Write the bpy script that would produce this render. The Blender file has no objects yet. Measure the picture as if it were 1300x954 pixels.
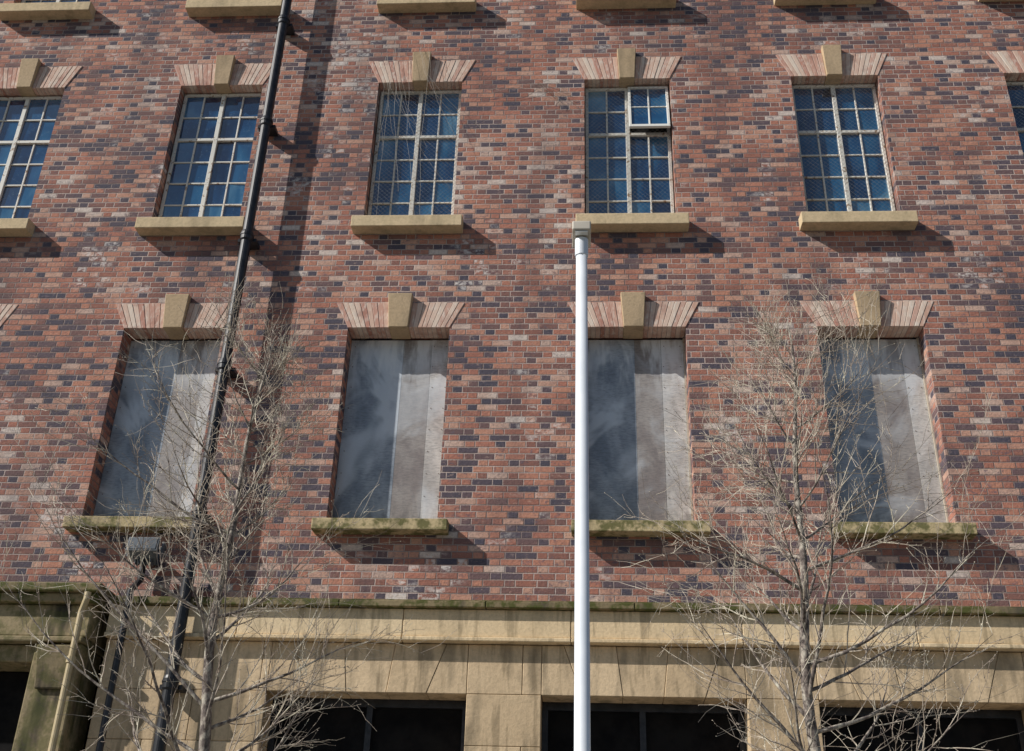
import bpy, math, random
from mathutils import Vector, Matrix
random.seed(7)
scene=bpy.context.scene
SUN=Vector((-2.3,-1.0,1.75)).normalized()   # direction towards the sun

# ------------------------------------------------------------------ node helpers
class NT:
    def __init__(s,name):
        s.m=bpy.data.materials.new(name); s.m.use_nodes=True
        s.t=s.m.node_tree; s.n=s.t.nodes; s.l=s.t.links
        s.b=s.n["Principled BSDF"]
    def new(s,t,**k):
        n=s.n.new(t)
        for a,v in k.items(): setattr(n,a,v)
        return n
    def put(s,sock,v):
        if hasattr(v,"is_output") or isinstance(v,bpy.types.NodeSocket): s.l.new(v,sock)
        else: sock.default_value=v
    def math(s,op,a,b=0.0,c=None):
        n=s.new("ShaderNodeMath",operation=op); s.put(n.inputs[0],a)
        s.put(n.inputs[1],b)
        if c is not None: s.put(n.inputs[2],c)
        return n.outputs[0]
    def pos(s): 
        return s.new("ShaderNodeNewGeometry").outputs["Position"]
    def sep(s,v):
        n=s.new("ShaderNodeSeparateXYZ"); s.put(n.inputs[0],v); return n.outputs
    def comb(s,x,y,z):
        n=s.new("ShaderNodeCombineXYZ")
        for i,v in enumerate((x,y,z)): s.put(n.inputs[i],v)
        return n.outputs[0]
    def scale(s,v,sc):
        n=s.new("ShaderNodeVectorMath",operation='MULTIPLY'); s.put(n.inputs[0],v); n.inputs[1].default_value=sc; return n.outputs[0]
    def noise(s,v,scale,detail=4,rough=.6,dist=0):
        n=s.new("ShaderNodeTexNoise"); s.put(n.inputs["Vector"],v); n.inputs["Scale"].default_value=scale
        n.inputs["Detail"].default_value=min(detail,3); n.inputs["Roughness"].default_value=rough; n.inputs["Distortion"].default_value=dist
        return n.outputs["Fac"]
    def maprange(s,v,a,b,c=0.0,d=1.0,smooth=True):
        n=s.new("ShaderNodeMapRange"); n.interpolation_type='SMOOTHSTEP' if smooth else 'LINEAR'
        s.put(n.inputs[0],v); n.inputs[1].default_value=a; n.inputs[2].default_value=b; n.inputs[3].default_value=c; n.inputs[4].default_value=d
        return n.outputs[0]
    def ramp(s,v,stops,interp='LINEAR'):
        n=s.new("ShaderNodeValToRGB"); s.put(n.inputs[0],v); cr=n.color_ramp; cr.interpolation=interp
        while len(cr.elements)<len(stops): cr.elements.new(.5)
        for e,(p,c) in zip(cr.elements,stops): e.position=p; e.color=(*c,1)
        return n.outputs[0]
    def mix(s,f,a,b,mode='MIX'):
        n=s.new("ShaderNodeMix",data_type='RGBA',blend_type=mode); s.put(n.inputs[0],f)
        for i,v in ((6,a),(7,b)):
            if isinstance(v,tuple): v=(*v,1)
            s.put(n.inputs[i],v)
        return n.outputs[2]
    def bump(s,h,dist,strength=1.0):
        n=s.new("ShaderNodeBump"); n.inputs["Distance"].default_value=dist; n.inputs["Strength"].default_value=strength
        s.put(n.inputs["Height"],h); s.l.new(n.outputs[0],s.b.inputs["Normal"]); return n
    def set(s,col=None,rough=None,spec=None,metal=None):
        if col is not None:
            if isinstance(col,tuple): col=(*col,1)
            s.put(s.b.inputs["Base Color"],col)
        if rough is not None: s.put(s.b.inputs["Roughness"],rough)
        if spec is not None: s.put(s.b.inputs["Specular IOR Level"],spec)
        if metal is not None: s.put(s.b.inputs["Metallic"],metal)
        return s.m

# ------------------------------------------------------------------ materials
def mat_brick():
    t=NT("brickwork"); P=t.pos(); x,y,z=t.sep(P)
    wob=t.noise(P,3.0,0); wob2=t.noise(P,55.0,0)
    u=t.math('ADD',x,y)
    v=t.math('ADD',z,t.math('MULTIPLY',t.math('SUBTRACT',wob,.5),.006))
    H=.075; PER=.3375
    vr=t.math('DIVIDE',v,H); row=t.math('FLOOR',vr); fv=t.math('MULTIPLY',t.math('FRACT',vr),H)
    wn=t.new("ShaderNodeTexWhiteNoise",noise_dimensions='1D'); t.put(wn.inputs["W"],row)
    uu=t.math('ADD',t.math('DIVIDE',u,PER),t.math('ADD',t.math('MULTIPLY',row,.5),t.math('MULTIPLY',wn.outputs[0],.09)))
    uu=t.math('ADD',uu,100.0)
    cell=t.math('FLOOR',uu); fx=t.math('MULTIPLY',t.math('FRACT',uu),PER)
    isH=t.math('GREATER_THAN',fx,.225)
    du=t.math('MINIMUM',t.math('ABSOLUTE',t.math('SUBTRACT',fx,.225)),t.math('MINIMUM',fx,t.math('SUBTRACT',PER,fx)))
    dv=t.math('MINIMUM',fv,t.math('SUBTRACT',H,fv))
    d=t.math('MINIMUM',du,dv)
    d=t.math('ADD',d,t.math('MULTIPLY',t.math('SUBTRACT',wob2,.5),.006))
    mask=t.maprange(d,.0035,.008)
    idv=t.comb(t.math('ADD',t.math('MULTIPLY',cell,2),isH),row,3.7)
    w=t.new("ShaderNodeTexWhiteNoise",noise_dimensions='3D'); t.put(w.inputs["Vector"],idv)
    r=w.outputs["Value"]; rc=t.sep(w.outputs["Color"])
    patch=t.math('MULTIPLY',t.math('SUBTRACT',t.noise(P,.7,3),.5),.6)
    val=t.math('SUBTRACT',t.math('ADD',r,patch),t.math('MULTIPLY',isH,.10))
    col=t.ramp(val,[(0,(.080,.075,.100)),(.10,(.115,.090,.108)),(.21,(.19,.112,.105)),(.34,(.31,.138,.102)),(.56,(.45,.190,.132)),
                    (.76,(.53,.250,.168)),(.88,(.58,.34,.25)),(.96,(.60,.43,.35)),(1.0,(.68,.57,.50))])
    fine=t.noise(P,32.0,2,.75)
    col=t.mix(t.maprange(fine,.36,.72,0,.6),col,t.mix(.55,col,(.11,.075,.080)))
    mid=t.noise(t.scale(P,(1,1,1.5)),13.0,3,.7)
    col=t.mix(t.maprange(mid,.56,.72,0,.4),col,(.60,.42,.34))
    blue=t.math('MULTIPLY',t.maprange(mid,.50,.34,0,.75),t.maprange(rc[1],.3,.8))
    col=t.mix(blue,col,(.150,.115,.135))
    ef=t.math('MULTIPLY',t.maprange(t.math('ADD',t.noise(P,.8,3,.6),t.math('MULTIPLY',rc[2],.20)),.71,.80),t.maprange(mid,.42,.60))
    col=t.mix(t.math('MULTIPLY',ef,.75),col,(.70,.64,.60))
    mort=t.mix(t.maprange(patch,-.06,.06),(.24,.18,.165),(.50,.40,.36))
    col=t.mix(mask,mort,col)
    so=t.maprange(t.noise(t.scale(P,(1.5,1.5,.25)),.8,3),.48,.68,0,.6)
    col=t.mix(so,col,t.mix(.6,col,(.07,.06,.07)))
    h=t.math('ADD',t.math('MULTIPLY',mask,.7),t.math('ADD',t.math('MULTIPLY',fine,.6),t.math('MULTIPLY',rc[0],.5)))
    t.bump(h,.010,1.0)
    return t.set(col,.85,.2)

def mat_stone(name,a,b,dark=(.08,.07,.05),moss=0.0,soot=.5,streak=False):
    t=NT(name); P=t.pos()
    n1=t.noise(P,2.2,3); n2=t.noise(P,30,3,.7); isl=t.new("ShaderNodeNewGeometry").outputs["Random Per Island"]
    col=t.mix(t.math('ADD',t.math('MULTIPLY',n1,.5),t.math('MULTIPLY',isl,.5)),a,b)
    col=t.mix(t.maprange(n2,.35,.75,0,.35),col,t.mix(.6,col,dark))
    st=t.maprange(t.noise(t.scale(P,(1,1,.25)),3.3,3,.65),.48,.68,0,soot)
    col=t.mix(st,col,dark)
    if streak:
        col=t.mix(t.maprange(t.noise(t.scale(P,(1,1,.12)),9,3,.7),.50,.66,0,.45),col,(.16,.12,.07))
    if moss>0:
        m=t.math('MULTIPLY',t.maprange(t.noise(P,7,3,.7),.40,.60),moss)
        col=t.mix(m,col,(.075,.085,.02))
    t.bump(n2,.005,.7)
    return t.set(col,.85,.2)

def mat_voussoir():
    t=NT("gauged_brick"); P=t.pos(); isl=t.new("ShaderNodeNewGeometry").outputs["Random Per Island"]
    col=t.ramp(isl,[(0,(.50,.25,.19)),(.2,(.60,.38,.29)),(.5,(.68,.49,.39)),(.75,(.74,.61,.50)),(1,(.50,.23,.17))])
    n=t.noise(t.scale(P,(2,1,.7)),12,3,.7)
    col=t.mix(t.maprange(n,.45,.7,0,.65),col,(.78,.70,.61))
    col=t.mix(t.maprange(t.noise(P,4,3),.5,.72,0,.6),col,(.36,.18,.14))
    t.bump(n,.004,.6)
    return t.set(col,.85,.2)

def mat_paint(name,a,chip,amount=.55,rough=.5):
    t=NT(name); P=t.pos(); n=t.noise(P,18,3,.75)
    col=t.mix(t.maprange(n,amount,amount+.08),a,chip)
    col=t.mix(t.maprange(t.noise(P,2,3),.4,.8,0,.3),col,t.mix(.5,col,(.2,.15,.1)))
    return t.set(col,rough,.4)

def mat_glass():
    t=NT("window_glass"); P=t.pos(); isl=t.new("ShaderNodeNewGeometry").outputs["Random Per Island"]
    n=t.noise(t.scale(P,(1,1,.45)),1.6,3,.6,.5)
    v=t.math('ADD',t.math('MULTIPLY',n,.9),t.math('MULTIPLY',t.math('SUBTRACT',isl,.5),.26))
    col=t.ramp(v,[(.24,(.003,.012,.038)),(.40,(.008,.045,.12)),(.54,(.02,.11,.23)),(.70,(.14,.30,.42))])  # blue of the reflected sky is put into the base colour
    dirt=t.maprange(t.noise(P,20,3,.7),.54,.8,0,.25)
    col=t.mix(dirt,col,(.20,.30,.36))
    t.bump(t.noise(P,3,2),.004,.35)
    t.b.inputs["IOR"].default_value=2.1
    return t.set(col,.05,.6)

def mat_board(name,a,b,white,rough):
    t=NT(name); P=t.pos(); x,y,z=t.sep(P)
    n1=t.noise(t.scale(P,(1.8,1,1.0)),1.5,3,.6,.8); n2=t.noise(t.scale(P,(1,1,4.0)),18,3,.75)
    n3=t.noise(P,1.2,3,.6,1.4)
    col=t.mix(t.maprange(n1,.35,.65),a,b)
    col=t.mix(t.maprange(n2,.40,.68,0,.6),col,t.mix(.6,col,(.07,.07,.08)))
    col=t.mix(t.maprange(n3,.48,.68,0,white),col,(.62,.67,.72))
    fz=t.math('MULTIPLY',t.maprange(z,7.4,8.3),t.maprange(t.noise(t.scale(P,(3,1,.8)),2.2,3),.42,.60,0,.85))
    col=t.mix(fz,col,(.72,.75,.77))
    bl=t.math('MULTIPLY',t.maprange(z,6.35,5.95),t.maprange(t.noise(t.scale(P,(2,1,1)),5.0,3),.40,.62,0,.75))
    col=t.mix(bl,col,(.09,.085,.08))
    t.bump(t.math('ADD',n3,t.math('MULTIPLY',n2,.08)),.03,.5)
    return t.set(col,rough,.5)

def mat_simple(name,a,b,scale,rough,bumpd=.003,spec=.4,metal=0):
    t=NT(name); P=t.pos(); n=t.noise(P,scale,3,.65)
    if bumpd>.002: t.bump(n,bumpd,.6)
    return t.set(t.mix(t.maprange(n,.3,.7),a,b),rough,spec,metal)

def mat_bark():
    t=NT("bark"); P=t.pos(); n=t.noise(t.scale(P,(1,1,.6)),22,3,.7)
    col=t.ramp(n,[(.3,(.06,.05,.045)),(.46,(.16,.13,.115)),(.58,(.36,.32,.27)),(.75,(.56,.53,.43))])
    t.bump(n,.004,.8); return t.set(col,.8,.2)
def mat_twig():
    t=NT("twig"); P=t.pos(); n=t.noise(P,6,1)
    col=t.ramp(n,[(.3,(.22,.17,.14)),(.5,(.45,.38,.31)),(.7,(.68,.63,.50))])
    return t.set(col,.7,.2)

M={}
M['brick']=mat_brick()
M['stone']=mat_stone("sandstone_trim",(.42,.32,.19),(.55,.44,.29),soot=.3)
M['key']=mat_stone("keystone_stone",(.48,.34,.20),(.66,.51,.34),soot=.3)
M['frieze']=mat_stone("cornice_stone",(.72,.53,.31),(.84,.68,.45),soot=.22,streak=True)
M['lip']=mat_stone("mossy_stone",(.18,.14,.08),(.32,.25,.14),moss=.9,soot=.85)
M['sill']=mat_stone("sill_stone",(.62,.47,.28),(.78,.62,.41),moss=.10,soot=.3)
M['sillm']=mat_stone("mossy_sill_stone",(.50,.39,.21),(.66,.53,.32),moss=.8,soot=.4)
M['ashlar']=mat_stone("ashlar_stone",(.48,.35,.21),(.82,.63,.41),soot=.5,streak=True)
M['sooty']=mat_stone("sooty_stone",(.16,.13,.08),(.46,.36,.21),moss=.5,soot=1.0,dark=(.04,.035,.028))
M['vous']=mat_voussoir()
M['frame']=mat_paint("window_paint",(.74,.71,.64),(.32,.20,.11),.57)
M['vent']=mat_paint("vent_paint",(.80,.78,.72),(.35,.22,.12),.66)
M['glass']=mat_glass()
M['board']=mat_board("boarding_sheet",(.23,.265,.31),(.40,.44,.49),.85,.28)  # bluish colour paints the shaded side of the boarding
M['board1']=mat_board("boarding_sheet_brown",(.23,.20,.19),(.34,.31,.29),.35,.5)  # brown colour paints the sunlit side of the same boarding
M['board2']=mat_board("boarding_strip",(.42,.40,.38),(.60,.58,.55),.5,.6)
M['timber']=mat_paint("painted_timber",(.50,.44,.36),(.28,.18,.10),.56)
M['screw']=mat_simple("rusty_screw",(.08,.05,.03),(.15,.09,.05),30,.7,0)
M['pipe']=mat_simple("black_cast_iron",(.008,.009,.012),(.03,.03,.036),9,.42,.002,.4)
M['pipeb']=mat_simple("buff_painted_pipe",(.42,.33,.18),(.52,.42,.26),6,.5)
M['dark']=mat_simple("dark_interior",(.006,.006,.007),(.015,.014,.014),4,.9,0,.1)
M['bark']=mat_bark(); M['twig']=mat_twig()
M['lampw']=mat_simple("galvanised_white",(.70,.74,.79),(.80,.83,.87),3,.38,.001,.5)
M['lamph']=mat_simple("lamp_head_grey",(.54,.49,.41),(.66,.60,.50),5,.5,.001,.5)
M['lens']=mat_simple("lamp_lens",(.75,.75,.70),(.82,.82,.78),5,.2,.001,.5)
M['flens']=mat_simple("floodlight_glass",(.10,.11,.12),(.16,.17,.18),5,.12,.001,.5)
M['flood']=mat_simple("floodlight_body",(.08,.09,.10),(.15,.16,.17),9,.5,.002,.4)
M['wire']=mat_simple("netting_wire",(.16,.14,.12),(.36,.33,.29),9,.6,.0,.3)
M['asphalt']=mat_simple("asphalt",(.04,.04,.042),(.065,.065,.065),60,.9,.006)
M['paving']=mat_simple("paving",(.22,.21,.19),(.30,.29,.27),8,.85,.004)
M['kerb']=mat_simple("kerb_stone",(.24,.24,.23),(.32,.31,.30),12,.8)
M['paint']=mat_simple("yellow_line",(.60,.45,.06),(.70,.54,.10),20,.7)
M['soil']=mat_simple("soil",(.05,.035,.025),(.09,.07,.05),15,.95,.01)
M['mort']=mat_simple("pale_mortar",(.36,.29,.26),(.48,.42,.38),20,.9)

# ------------------------------------------------------------------ mesh helpers
def empty(name,loc=(0,0,0)):
    o=bpy.data.objects.new(name,None); o.location=loc; scene.collection.objects.link(o); return o
class MB:
    def __init__(s): s.v=[]; s.f=[]; s.mi=[]
    def face(s,pts,mi=0):
        i=len(s.v); s.v+= [tuple(p) for p in pts]; s.f.append(tuple(range(i,i+len(pts)))); s.mi.append(mi)
    def solid(s,front,back,mi=0):
        n=len(front); i=len(s.v); s.v+=[tuple(p) for p in front]+[tuple(p) for p in back]
        s.f.append(tuple(range(i,i+n))); s.mi.append(mi)
        s.f.append(tuple(range(i+2*n-1,i+n-1,-1))); s.mi.append(mi)
        for k in range(n):
            a=i+k; b=i+(k+1)%n; s.f.append((b,a,a+n,b+n)); s.mi.append(mi)
    def prism(s,poly,y0,y1,mi=0):
        s.solid([(x,y0,z) for x,z in poly],[(x,y1,z) for x,z in poly],mi)
    def box(s,x0,x1,y0,y1,z0,z1,mi=0):
        s.prism([(x0,z0),(x1,z0),(x1,z1),(x0,z1)],y0,y1,mi)
    def tube(s,pts,rad,n=6,mi=0,cap=True):
        base=len(s.v); up=Vector((0.31,0.17,1)).normalized(); prev=None
        for k,p in enumerate(pts):
            p=Vector(p); a=Vector(pts[max(k-1,0)]); b=Vector(pts[min(k+1,len(pts)-1)])
            d=(b-a).normalized()
            if prev is None:
                e=d.cross(up) 
                if e.length<1e-3: e=d.cross(Vector((1,0,0)))
                e.normalize()
            else: e=(prev-d*prev.dot(d)).normalized()
            prev=e; g=d.cross(e)
            for j in range(n):
                an=2*math.pi*j/n
                s.v.append(tuple(p+(e*math.cos(an)+g*math.sin(an))*rad[k]))
        for k in range(len(pts)-1):
            for j in range(n):
                a=base+k*n+j; b=base+k*n+(j+1)%n
                s.f.append((a,b,b+n,a+n)); s.mi.append(mi)
        if cap:
            s.f.append(tuple(base+j for j in range(n))[::-1]); s.mi.append(mi)
            q=base+(len(pts)-1)*n; s.f.append(tuple(q+j for j in range(n))); s.mi.append(mi)
    def obj(s,name,mats,parent=None,bevel=0,smooth=False,segs=2):
        me=bpy.data.meshes.new(name); me.from_pydata(s.v,[],s.f)
        for m in mats: me.materials.append(m)
        me.polygons.foreach_set("material_index",s.mi)
        if smooth: me.polygons.foreach_set("use_smooth",[True]*len(me.polygons))
        me.update()
        import bmesh
        if not getattr(s,'keepn',False):
            bm=bmesh.new(); bm.from_mesh(me)
            bmesh.ops.recalc_face_normals(bm,faces=bm.faces)
            bm.to_mesh(me); bm.free()
        o=bpy.data.objects.new(name,me); scene.collection.objects.link(o)
        if parent: o.parent=parent
        if bevel:
            b=o.modifiers.new("bevel",'BEVEL'); b.width=bevel; b.segments=segs; b.limit_method='ANGLE'
        return o

# ------------------------------------------------------------------ building data
BAYS=[-10.29,-7.57,-4.84,-2.15,0.59,3.28,6.00,8.72]
bld=empty("brick_building")
X0,X1=-12.0,10.5; Z0,Z1=5.02,17.4
UW,LW=.56,.60
openings=[]
for c in BAYS:
    openings.append((c-LW,c+LW,5.90,8.36,'L',c)); openings.append((c-UW,c+UW,9.80,12.14,'U',c)); openings.append((c-UW,c+UW,13.56,15.80,'T',c))
D=.265; RV=.33
w=MB()
xs=sorted({X0,X1,*[o[0] for o in openings],*[o[1] for o in openings]})
zs=sorted({Z0,Z1,*[o[2] for o in openings],*[o[3] for o in openings]})
for i in range(len(xs)-1):
    for j in range(len(zs)-1):
        cx=(xs[i]+xs[i+1])/2; cz=(zs[j]+zs[j+1])/2
        if any(o[0]<cx<o[1] and o[2]<cz<o[3] for o in openings): continue
        w.face([(xs[i],0,zs[j]),(xs[i+1],0,zs[j]),(xs[i+1],0,zs[j+1]),(xs[i],0,zs[j+1])])
for a,b,c,d,_,_ in openings:
    w.face([(a,0,c),(a,0,d),(a,RV,d),(a,RV,c)]); w.face([(b,0,c),(b,RV,c),(b,RV,d),(b,0,d)])
    w.face([(a,0,d),(b,0,d),(b,RV,d),(a,RV,d)])
w.face([(X1,0,Z0),(X1,9,Z0),(X1,9,Z1),(X1,0,Z1)]); w.face([(X0,0,Z0),(X0,0,Z1),(X0,9,Z1),(X0,9,Z0)])
w.face([(X0,9,0),(X0,9,Z1),(X1,9,Z1),(X1,9,0)])
w.keepn=True
wall=w.obj("brick_wall",[M['brick']],bld)
g=MB(); g.box(X0-.1,X1+.1,-.12,.35,Z1,Z1+.16); g.obj("parapet_coping",[M['stone']],bld,.01)
g=MB(); g.box(X0+.05,X1-.05,.32,8.95,Z1-.6,Z1-.4); g.obj("roof_deck",[M['asphalt']],bld)
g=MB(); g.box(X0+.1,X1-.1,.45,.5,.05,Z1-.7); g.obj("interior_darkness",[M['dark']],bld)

def lintel(c,half,zb,zt,zk,kb,kt,name):
    vb=MB(); flare=.17; N=9
    for side in (-1,1):
        for k in range(N):
            t0=k/N; t1=(k+1)/N
            jit=random.uniform(-.004,.004)
            xb0=kb+(half-kb)*t0+.003; xb1=kb+(half-kb)*t1-.003
            xt0=kt*.97+(half+flare-kt)*t0+.003+jit; xt1=kt*.97+(half+flare-kt)*t1-.003+jit
            zz=zt+random.uniform(-.006,.006); pr=-.006-random.uniform(0,.006)
            pts=[(xb0,zb),(xb1,zb),(xt1,zz),(xt0,zz)]
            if side<0: pts=[(-x,z) for x,z in pts][::-1]
            vb.prism([(c+x,z) for x,z in pts],pr,D-.01)
    vb.obj(name,[M['vous']],bld,.003,segs=1)
    mb=MB(); mb.prism([(c-half,zb+.004),(c+half,zb+.004),(c+half+flare-.004,zt-.006),(c-half-flare+.004,zt-.006)],-.002,D-.02)
    mb.obj("lintel_mortar",[M['mort']],bld)
    k=MB(); k.solid([(c-kb,-.05,zb-.015),(c+kb,-.05,zb-.015),(c+kt,-.085,zk),(c-kt,-.085,zk)],[(c-kb,D-.015,zb-.015),(c+kb,D-.015,zb-.015),(c+kt,.02,zk),(c-kt,.02,zk)])
    k.obj("keystone",[M['key']],bld,.008)

def sill(c,half,zt,th,mat='sill',name="window_sill"):
    s=MB(); x0,x1=c-half-.11,c+half+.13
    pr=-.185
    prof=[(pr,zt-th),(pr,zt-.012),(0,zt+.01),(D+.045,zt+.03),(D+.045,zt-th+.02),(0.0,zt-th+.005)]
    a=[(x0,y,z) for y,z in prof]; b=[(x1,y,z) for y,z in prof]
    s.solid(a,b); s.obj(name,[M[mat]],bld,.008)

def steel_window(c,zb,zt,vent=False,net=False):
    fy0,fy1=.14,.18
    f=MB(); a,b=c-UW+.012,c+UW-.012
    W=.04
    f.box(a,a+W,fy0,fy1,zb,zt); f.box(b-W,b,fy0,fy1,zb,zt)
    f.box(a+W,b-W,fy0,fy1,zb,zb+W); f.box(a+W,b-W,fy0,fy1,zt-W,zt)
    ztr=zb+(zt-zb)*.645
    f.box(c-.027,c+.027,fy0-.006,fy1,zb+W,zt-W)
    f.box(a+W,c-.027,fy0-.004,fy1,ztr-.022,ztr+.022); f.box(c+.027,b-W,fy0-.004,fy1,ztr-.022,ztr+.022)
    gl=MB(); dz=.0105
    cols=[(a+W,c-.027),(c+.027,b-W)]
    for ci,(p,q) in enumerate(cols):
        for (r0,r1,n) in ((zb+W,ztr-.022,4),(ztr+.022,zt-W,2)):
            if vent and ci==1 and n==2: continue
            m=(p+q)/2
            f.box(m-dz,m+dz,fy0+.01,fy1-.005,r0,r1)
            for k in range(1,n):
                z=r0+(r1-r0)*k/n
                f.box(p,m-dz,fy0+.012,fy1-.007,z-dz,z+dz); f.box(m+dz,q,fy0+.012,fy1-.007,z-dz,z+dz)
            for k in range(n):
                z0=r0+(r1-r0)*k/n; z1=r0+(r1-r0)*(k+1)/n
                for (l,rr) in ((p,m),(m,q)):
                    tx=random.uniform(-.006,.006); tz=random.uniform(-.006,.006); y=fy0+.028
                    gl.face([(l,y-tx-tz,z0),(rr,y+tx-tz,z0),(rr,y+tx+tz,z1),(l,y-tx+tz,z1)])
    if vent:
        p,q=cols[1]; r0,r1=ztr+.0,zt-W+.015; hinge=Vector((0,fy0-.012,r1)); R=Matrix.Rotation(math.radians(-9),4,'X')
        vf=MB(); vg=MB(); H=r1-r0+.02
        def vb(x0,x1,z0,z1,y0=-.03,y1=.010): vf.box(x0,x1,y0,y1,z0,z1)
        p-=.015; q+=.03
        vb(p,p+.034,-H,0); vb(q-.034,q,-H,0); vb(p+.034,q-.034,-.034,0); vb(p+.034,q-.034,-H,-H+.045)
        m=(p+q)/2; vb(m-dz,m+dz,-H+.045,-.034,-.02,.005)
        vb(p+.034,m-dz,-H/2-dz,-H/2+dz,-.018,.003); vb(m+dz,q-.034,-H/2-dz,-H/2+dz,-.018,.003)
        for (l,rr) in ((p+.034,m),(m,q-.034)):
            for (z0,z1) in ((-H+.045,-H/2),(-H/2,-.034)): vg.face([(l,-.008,z0),(rr,-.008,z0),(rr,-.008,z1),(l,-.008,z1)])
        for mbx in (vf,vg): mbx.v=[tuple(R@Vector(v)+hinge) for v in mbx.v]
        vg.keepn=True
        vf.obj("open_vent_frame",[M['vent']],bld,.003,segs=1); vg.obj("open_vent_glass",[M['glass']],bld)
        dk=MB(); dk.face([(p,fy0+.034,r0-.01),(q,fy0+.034,r0-.01),(q,fy0+.034,r1),(p,fy0+.034,r1)]); dk.obj("vent_opening",[M['dark']],bld)  # dark sheet painted in for the shade behind the open vent
    f.obj("steel_window_frame",[M['frame']],bld,.003,segs=1)
    gl.keepn=True
    gl.obj("window_panes",[M['glass']],bld)
    if net:
        n=MB(); st=.062; yy=.045; x0,x1=c-UW+.005,c+UW-.005; w_,h_=x1-x0,zt-zb
        k=-int(h_/st)-1
        while k*st<w_:
            for sg in (1,-1):
                xs_=k*st; t0=max(0,-xs_); t1=min(h_,w_-xs_)
                if t1-t0>.03:
                    pa=(xs_+t0,t0); pb=(xs_+t1,t1)
                    if sg<0: pa=(w_-pa[0],pa[1]); pb=(w_-pb[0],pb[1])
                    j=random.uniform(-.004,.004)
                    n.tube([(x0+pa[0],yy+.002*sg,zb+pa[1]),((2*x0+pa[0]+pb[0])/2+j,yy-.01+.002*sg,zb+(pa[1]+pb[1])/2),(x0+pb[0],yy+.002*sg,zb+pb[1])],[.0011]*3,3,cap=False)
            k+=1
        n.keepn=True; n.obj("bird_netting",[M['wire']],bld)

def boarded(c,zb,zt,seed):
    rnd=random.Random(seed)
    a,b=c-LW,c+LW; y=D
    s0=a+(b-a)*rnd.uniform(.50,.54)  # colour split placed along the shadow edge of the reveal
    s1=a+(b-a)*rnd.uniform(.76,.82)
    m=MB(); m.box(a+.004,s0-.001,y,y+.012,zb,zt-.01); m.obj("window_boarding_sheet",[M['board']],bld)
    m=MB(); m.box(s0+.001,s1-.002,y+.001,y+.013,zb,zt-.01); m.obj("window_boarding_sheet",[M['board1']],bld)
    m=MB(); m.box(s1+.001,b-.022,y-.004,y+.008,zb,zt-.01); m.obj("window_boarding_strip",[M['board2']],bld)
    m=MB(); m.box(b-.02,b-.002,y-.03,y+.02,zb,zt-.005); m.obj("window_timber_stop",[M['timber']],bld)
    s=MB(); z=zb+.12
    while z<zt-.1:
        for xx in (a+.05,s1+.03,b-.05):
            xx+=rnd.uniform(-.008,.008); s.tube([(xx,y-.010,z),(xx,y+.004,z)],[.0045,.0045],8)
        z+=.27
    s.obj("boarding_screws",[M['screw']],bld)

for i,c in enumerate(BAYS):
    lintel(c,UW,12.13,12.51,12.60,.10,.125,"flat_arch"); lintel(c,LW,8.35,8.69,8.78,.115,.145,"flat_arch"); lintel(c,UW,15.79,16.15,16.24,.10,.125,"flat_arch")
    sill(c,UW,9.85,.17); sill(c,LW,5.935,.135,'sillm'); sill(c,UW,13.57,.17)
    steel_window(c,9.88,12.11,vent=(i==4),net=(3<=i<=6)); steel_window(c,13.60,15.78)
    boarded(c,5.96,8.34,i+3)
rn=random.Random(4); ln=MB()
for k in range(18):
    x=-.60+rn.uniform(-.06,.08); z=12.05+rn.uniform(-.05,.05); pts=[]
    ang=rn.uniform(-.9,.1)+ (math.pi if k%5==0 else 0); L=rn.uniform(.25,.75)
    for q in range(6):
        s_=q/5; pts.append((x+math.cos(ang)*L*s_+rn.uniform(-.015,.015),-.03-.05*math.sin(s_*3.1),z+math.sin(ang)*L*s_-.10*s_*s_+rn.uniform(-.015,.015)))
    ln.tube(pts,[.0016]*6,3,cap=False)
for k in range(14):
    x=-2.35+rn.uniform(-.3,.3); z=12.65+rn.uniform(-.15,.15); pts=[]
    dx=rn.uniform(-.15,.9); L=rn.uniform(1.2,3.0)
    for q in range(9):
        s_=q/8; pts.append((x+dx*s_*s_+rn.uniform(-.02,.02),-.10-.04*math.sin(s_*3.1),z-L*s_+rn.uniform(-.02,.02)))
    ln.tube(pts,[.0015]*9,3,cap=False)
ln.keepn=True; ln.obj("torn_netting_strands",[M['wire']],bld)

co=MB()
def band(x0,x1,y0,y1,z0,z1,L=1.35,mi=0,gap=.003,mb=None,off=0):
    mb=mb or co; x=x0
    first=True
    while x<x1-.01:
        e=min(x1,x+(L if not first else L*(.6+off))); first=False
        mb.box(x+gap,e-gap,y0,y1,z0,z1,mi); x=e
XP=-4.88
band(XP,X1,-.17,.3,4.985,5.05,1.5,mi=1)
band(XP,X1,-.10,.3,4.70,4.982,1.7,mi=0,off=.2)
band(XP,X1,-.13,.3,4.655,4.697,1.7,mi=0,off=.2)
co.prism([(XP,5.053),(X1,5.053),(X1,5.07),(XP,5.07)],-.14,.0,1)
co.obj("stone_cornice",[M['frieze'],M['lip']],bld,.012)

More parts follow.
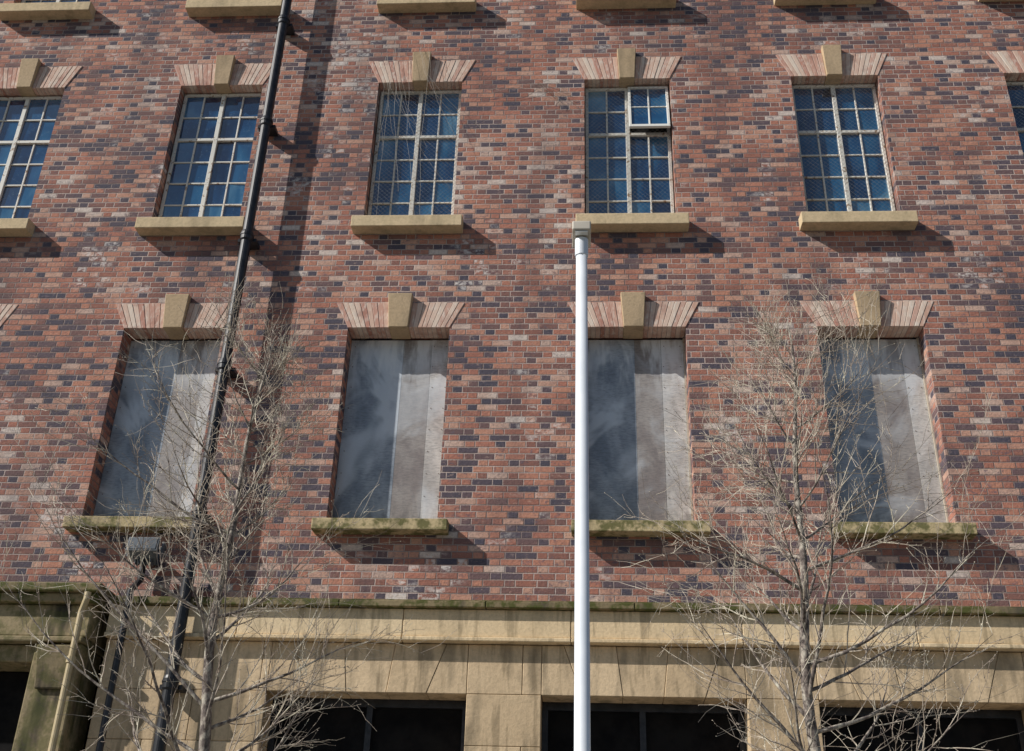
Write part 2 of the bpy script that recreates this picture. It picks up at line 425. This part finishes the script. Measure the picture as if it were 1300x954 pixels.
gf=MB(); HZ=4.16; YG=-.02
GW=1.0
prev=XP
gb=[c for c in BAYS if c>XP+1]
def ashlar(x0,x1,z0,z1,h=.49,L=1.1):
    z=z1; r=0
    while z>z0+.01:
        zz=max(z0,z-h); band(x0,x1,YG,.4,zz+.002,z-.002,L,mb=gf,off=.3 if r%2 else -.1); z=zz; r+=1
for c in gb:
    ashlar(prev,c-GW,0,4.65); prev=c+GW
    N=5
    for k in range(N):
        t0=k/N*2-1; t1=(k+1)/N*2-1
        xb0,xb1=c+GW*t0+.002,c+GW*t1-.002
        xt0=c+GW*t0+.30*t0+.002 if abs(t0)<.99 else c+GW*t0+.002
        xt1=c+GW*t1+.30*t1-.002 if abs(t1)<.99 else c+GW*t1-.002
        pr=YG-.004*(k%2)
        gf.prism([(xb0,HZ),(xb1,HZ),(xt1,4.647),(xt0,4.647)],pr,.4)
ashlar(prev,X1,0,4.65)
gf.obj("ashlar_ground_floor",[M['ashlar']],bld,.005,segs=1)
gw=MB(); gg=MB()
for c in gb:
    a,b=c-GW,c+GW
    gw.box(a,b,.28,.34,HZ-.08,HZ-.002); gw.box(a,a+.06,.28,.34,.9,HZ-.08); gw.box(b-.06,b,.28,.34,.9,HZ-.08); gw.box(a+.06,b-.06,.28,.34,.9,.98)
    gw.box(c-.03,c+.03,.285,.34,.98,HZ-.08); gw.box(a+.06,c-.03,.287,.34,3.2,3.26); gw.box(c+.03,b-.06,.287,.34,3.2,3.26)
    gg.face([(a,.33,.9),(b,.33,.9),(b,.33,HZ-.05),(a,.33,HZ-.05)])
    gf2=MB(); gf2.box(a-.1,b+.1,-.1,.4,.78,.9); gf2.obj("ground_window_sill",[M['sill']],bld,.01)
    gf2=MB(); gf2.box(a+.003,b-.003,YG+.01,.39,0,.78); gf2.obj("ground_window_apron",[M['ashlar']],bld)
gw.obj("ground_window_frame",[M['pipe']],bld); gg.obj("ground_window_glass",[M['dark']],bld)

po=MB(); PX=XP-.003
po.box(X0,PX,-.42,.3,5.03,5.12,1)
po.box(X0,PX-.05,-.36,.3,4.93,5.027,1)
po.box(X0,PX-.10,-.28,.3,4.60,4.927,0)
po.box(X0,PX-.12,-.32,.3,4.54,4.597,0)
po.box(-5.50,PX-.14,-.26,.3,0,4.537,0)
po.solid([(-5.40,-.30,4.08),(-5.10,-.30,4.08),(-5.06,-.36,4.50),(-5.44,-.36,4.50)],[(-5.40,-.263,4.08),(-5.10,-.263,4.08),(-5.06,-.263,4.50),(-5.44,-.263,4.50)])
po.box(-8.6,-7.9,-.26,.3,0,4.537,0); po.box(X0,-10.4,-.26,.3,0,4.537,0)
po.box(-7.897,-5.503,-.20,.3,4.36,4.535,0); po.box(-10.397,-8.603,-.20,.3,4.36,4.535,0)
po.box(-7.897,-5.503,.2,.3,0,4.357,2); po.box(-10.397,-8.603,.2,.3,0,4.357,2)
po.obj("entrance_portico",[M['sooty'],M['lip'],M['dark']],bld,.015)

def downpipe(name,x,y,z0,z1,r,mat,step=1.83,zoff=0):
    e=empty(name,(x,y,0)); m=MB()
    m.tube([(0,0,z0),(0,0,z1)],[r]*2,20); m.obj("pipe_shaft",[mat],e)
    z=z0+zoff; c=MB(); br=MB()
    while z<z1:
        c.tube([(0,0,z-.11),(0,0,z-.09),(0,0,z+.0),(0,0,z+.03)],[r+.002,r+.014,r+.016,r+.008],20)
        c.tube([(0,0,z-.035),(0,0,z-.015)],[r+.022,r+.022],20)
        br.box(-r-.05,r+.05,.03,abs(y)-.002,z-.09,z-.045)
        z+=step
    c.obj("pipe_collars",[mat],e); br.obj("pipe_brackets",[mat],e)
    return e
downpipe("drainpipe",-4.07,-.21,.1,17.0,.063,M['pipe'],1.78,.55)
p2=MB(); e=empty("rainwater_pipe")
p2.tube([(-4.98,-.47,5.0),(-4.98,-.47,4.93),(-5.02,-.44,4.80),(-5.02,-.44,.1)],[.033]*4,12)
p2.tube([(-5.02,-.44,4.30),(-5.02,-.44,4.36)],[.045]*2,12)
p2.obj("pipe_shaft",[M['pipeb']],e)
p3=MB(); e3=empty("waste_pipe")
p3.tube([(-4.62,-.09,5.60),(-4.62,-.09,5.25),(-4.64,-.24,5.10),(-4.64,-.24,4.3),(-4.64,-.24,.1)],[.035]*5,12)
p3.obj("pipe_shaft",[M['pipe']],e3)

# floodlight on a bracket
fl=empty("wall_floodlight",(-4.55,0,5.50))
m=MB(); m.box(-.06,.06,-.03,-.002,-.06,.14); m.box(-.02,.02,-.22,-.03,.03,.07); m.box(-.19,-.17,-.30,-.20,-.06,.10); m.box(.17,.19,-.30,-.20,-.06,.10); m.box(-.19,.19,-.22,-.205,.03,.07)
m.obj("bracket",[M['flood']],fl)
m=MB(); m.solid([(-.165,-.40,-.03),(.165,-.40,-.03),(.165,-.36,.13),(-.165,-.36,.13)],[(-.10,-.19,-.12),(.10,-.19,-.12),(.10,-.17,.02),(-.10,-.17,.02)]); 
for q in range(5): m.box(-.08+q*.04-.004,-.08+q*.04+.004,-.30,-.20,-.14,-.07)
m.obj("housing",[M['flood']],fl,.006)
m=MB(); m.solid([(-.145,-.403,-.012),(.145,-.403,-.012),(.145,-.371,.112),(-.145,-.371,.112)],[(-.145,-.395,-.012),(.145,-.395,-.012),(.145,-.363,.112),(-.145,-.363,.112)]); m.obj("lens",[M['flens']],fl)

sl=empty("street_lamp",(-.005,-5.4,.13))
m=MB(); H=5.70
m.tube([(0,0,0),(0,0,.02),(0,0,1.15),(0,0,1.25),(0,0,H)],[.082,.080,.078,.046,.036],32)
m.obj("column",[M['lampw']],sl,smooth=True)
m=MB(); m.tube([(0,0,H-.10),(0,0,H-.095),(0,0,H+.03),(0,0,H+.035)],[.036,.043,.043,.036],28); m.obj("spigot_collar",[M['lampw']],sl)
m=MB()
m.solid([(-.060,-.10,H+.048),(.060,-.10,H+.048),(.060,-.10,H+.115),(-.060,-.10,H+.115)],[(-.060,.10,H+.036),(.060,.10,H+.036),(.060,.10,H+.135),(-.060,.10,H+.135)])
m.obj("luminaire_body",[M['lamph']],sl,.008)
m=MB(); m.box(-.04,.04,-.09,-.048,H+.036,H+.043); m.obj("luminaire_lens",[M['lens']],sl)
m=MB(); m.tube([(.0,.03,H+.13),(.0,.03,H+.165)],[.018,.016],16); m.obj("photocell",[M['lamph']],sl)
m=MB(); m.box(-.035,.035,-.086,-.078,.45,.95); m.obj("access_door",[M['lampw']],sl,.003)

# ------------------------------------------------------------------ trees
def tree(name,x,y,height,seed,lean,wx=(1.0,1.0)):
    rnd=random.Random(seed); e=empty(name,(x,y,.13)); tr=MB(); tw=MB()
    def rv(s): return Vector((rnd.uniform(-s,s),rnd.uniform(-s,s),rnd.uniform(-s,s)))
    def bud(p,s):
        d=rv(1).normalized(); q=p+d*s*1.8
        a=d.orthogonal().normalized()*s; b=d.cross(a).normalized()*s
        i=len(tw.v); mid=p+d*s*.8
        tw.v+= [tuple(p),tuple(mid+a),tuple(mid+b),tuple(mid-a),tuple(mid-b),tuple(q)]
        for k in range(4):
            k2=(k+1)%4
            tw.f.append((i,i+1+k,i+1+k2)); tw.mi.append(0); tw.f.append((i+5,i+1+k2,i+1+k)); tw.mi.append(0)
    def branch(p,d,L,r,lvl):
        n={1:11,2:8,3:4}[lvl]; pts=[p.copy()]; rs=[r]; d=d.normalized()
        lift={1:.045,2:.04,3:.02}[lvl]; wob={1:.13,2:.15,3:.25}[lvl]
        for k in range(n):
            d=(d+rv(wob)+Vector((0,0,lift))).normalized()
            p=p+d*L/n; pts.append(p.copy()); rs.append(max(.0011,r*(1-(k+1)/n)**.9+.0008))
            if lvl<3:
                cnt={1:1.25,2:1.15}[lvl]
                if k==0: cnt=0
                c=int(cnt)+(1 if rnd.random()<cnt-int(cnt) else 0)
                for _ in range(c):
                    side=d.cross(rv(1).normalized()).normalized()
                    ang=rnd.uniform(.45,1.1); nd=d*math.cos(ang)+side*math.sin(ang)+Vector((0,0,.12))
                    if lvl==1: nl=min(L*.62,rnd.uniform(.25,.95)*(1-.3*k/n))
                    else: nl=rnd.choice((.03,.05,.08,.14,.24,.36))*rnd.uniform(.7,1.2)
                    branch(pts[-1]-d*L/n*rnd.random()*.5,nd,nl,max(.0013,min(.0042,rs[-1]*.55)),lvl+1)
        (tr if lvl==1 else tw).tube(pts,rs,{1:6,2:4,3:3}[lvl],0,cap=False)
        if lvl>=2:
            for q in pts[1:]:
                if rnd.random()<.5: bud(q,rnd.uniform(.0030,.0052))
    N=26; pts=[];rs=[]
    for k in range(N+1):
        t=k/N
        pts.append(Vector((lean*t+.035*math.sin(t*9+seed)+.02*math.sin(t*23+seed*2),.04*math.sin(t*8+seed),height*t)))
        rs.append(.064*(1-t)**.9+.004 if k else .085)
    tr.tube(pts,rs,12,0)
    nl=32; az=rnd.random()*6
    for k in range(nl):
        t=.39+.57*(k/nl)+rnd.uniform(-.012,.012); i=min(N-1,int(t*N)); fr=t*N-i; b=pts[i].lerp(pts[i+1],fr)
        az+=2.4+rnd.uniform(-.5,.5); el=rnd.uniform(.05,.8)+.5*(t-.4)
        cx=math.cos(az)
        L=(2.0*(1-t)**.55+.10)*rnd.uniform(.6,1.1)*(wx[0] if cx<0 else wx[1])
        d=Vector((cx*math.cos(el),math.sin(az)*math.cos(el)*.8,math.sin(el)))
        branch(b,d,L,max(.004,min(.015,rs[i]*.42)),1)
    tr.keepn=True; tw.keepn=True
    tr.obj("trunk_and_limbs",[M['bark']],e,smooth=True); tw.obj("twigs",[M['twig']],e,smooth=False)
tree("bare_tree",-2.64,-3.5,6.1,5,.06,(1.4,.85))
tree("bare_tree",1.50,-3.5,6.25,12,.12,(.95,1.3))

g=MB(); g.face([(-400,-400,0),(400,-400,0),(400,400,0),(-400,400,0)]); g.obj("ground",[M['asphalt']])
g=MB(); g.box(-60,60,-7.0,-.03,-.1,.13); g.obj("pavement",[M['paving']])
g=MB(); g.box(-60,60,-7.15,-7.003,-.1,.132); g.obj("kerb",[M['kerb']],None,.01)
g=MB(); g.face([(-60,-40,.004),(60,-40,.004),(60,-7.15,.004),(-60,-7.15,.004)]); g.obj("road",[M['asphalt']])
g=MB()
for yy in (-7.35,-7.55): g.face([(-60,yy-.05,.008),(60,yy-.05,.008),(60,yy+.05,.008),(-60,yy+.05,.008)])
g.obj("road_marking",[M['paint']])
g=MB()
for xx in (-2.64,1.5): g.face([(xx-.5,-4,.134),(xx+.5,-4,.134),(xx+.5,-3,.134),(xx-.5,-3,.134)])
g.obj("tree_pit_soil",[M['soil']])

wd=bpy.data.worlds.new("World"); scene.world=wd; wd.use_nodes=True
nt=wd.node_tree; sk=nt.nodes.new("ShaderNodeTexSky"); sk.sky_type='NISHITA'; sk.sun_disc=False
elev=math.asin(SUN.z); az=math.atan2(SUN.x,SUN.y)
sk.sun_elevation=elev; sk.sun_rotation=az
sk.air_density=1.0; sk.dust_density=.5
nt.links.new(sk.outputs[0],nt.nodes["Background"].inputs[0]); nt.nodes["Background"].inputs[1].default_value=.075
ld=bpy.data.lights.new("sun",'SUN'); ld.energy=5; ld.angle=math.radians(.5); ld.color=(1,.96,.90)
lo=bpy.data.objects.new("sun",ld); scene.collection.objects.link(lo); lo.location=(-30,-10,30)
lo.rotation_euler=SUN.to_track_quat('Z','Y').to_euler()

f=1466.0
up=Vector((85,2593,-1466)).normalized(); Xc=Vector((24000,42,1466)).normalized(); Xc=(Xc-up*Xc.dot(up)).normalized(); Yc=up.cross(Xc)
R=Matrix((Xc,Yc,up))
cd=bpy.data.cameras.new("camera"); cam=bpy.data.objects.new("camera",cd); scene.collection.objects.link(cam)
cam.matrix_world=Matrix.Translation((0,-11.6,1.6))@R.to_4x4()
cd.sensor_width=36; cd.lens=f/1300*36; cd.shift_y=-44/1300; cd.clip_end=2000
scene.camera=cam
scene.view_settings.view_transform='Standard'; scene.view_settings.look='None'; scene.view_settings.exposure=0
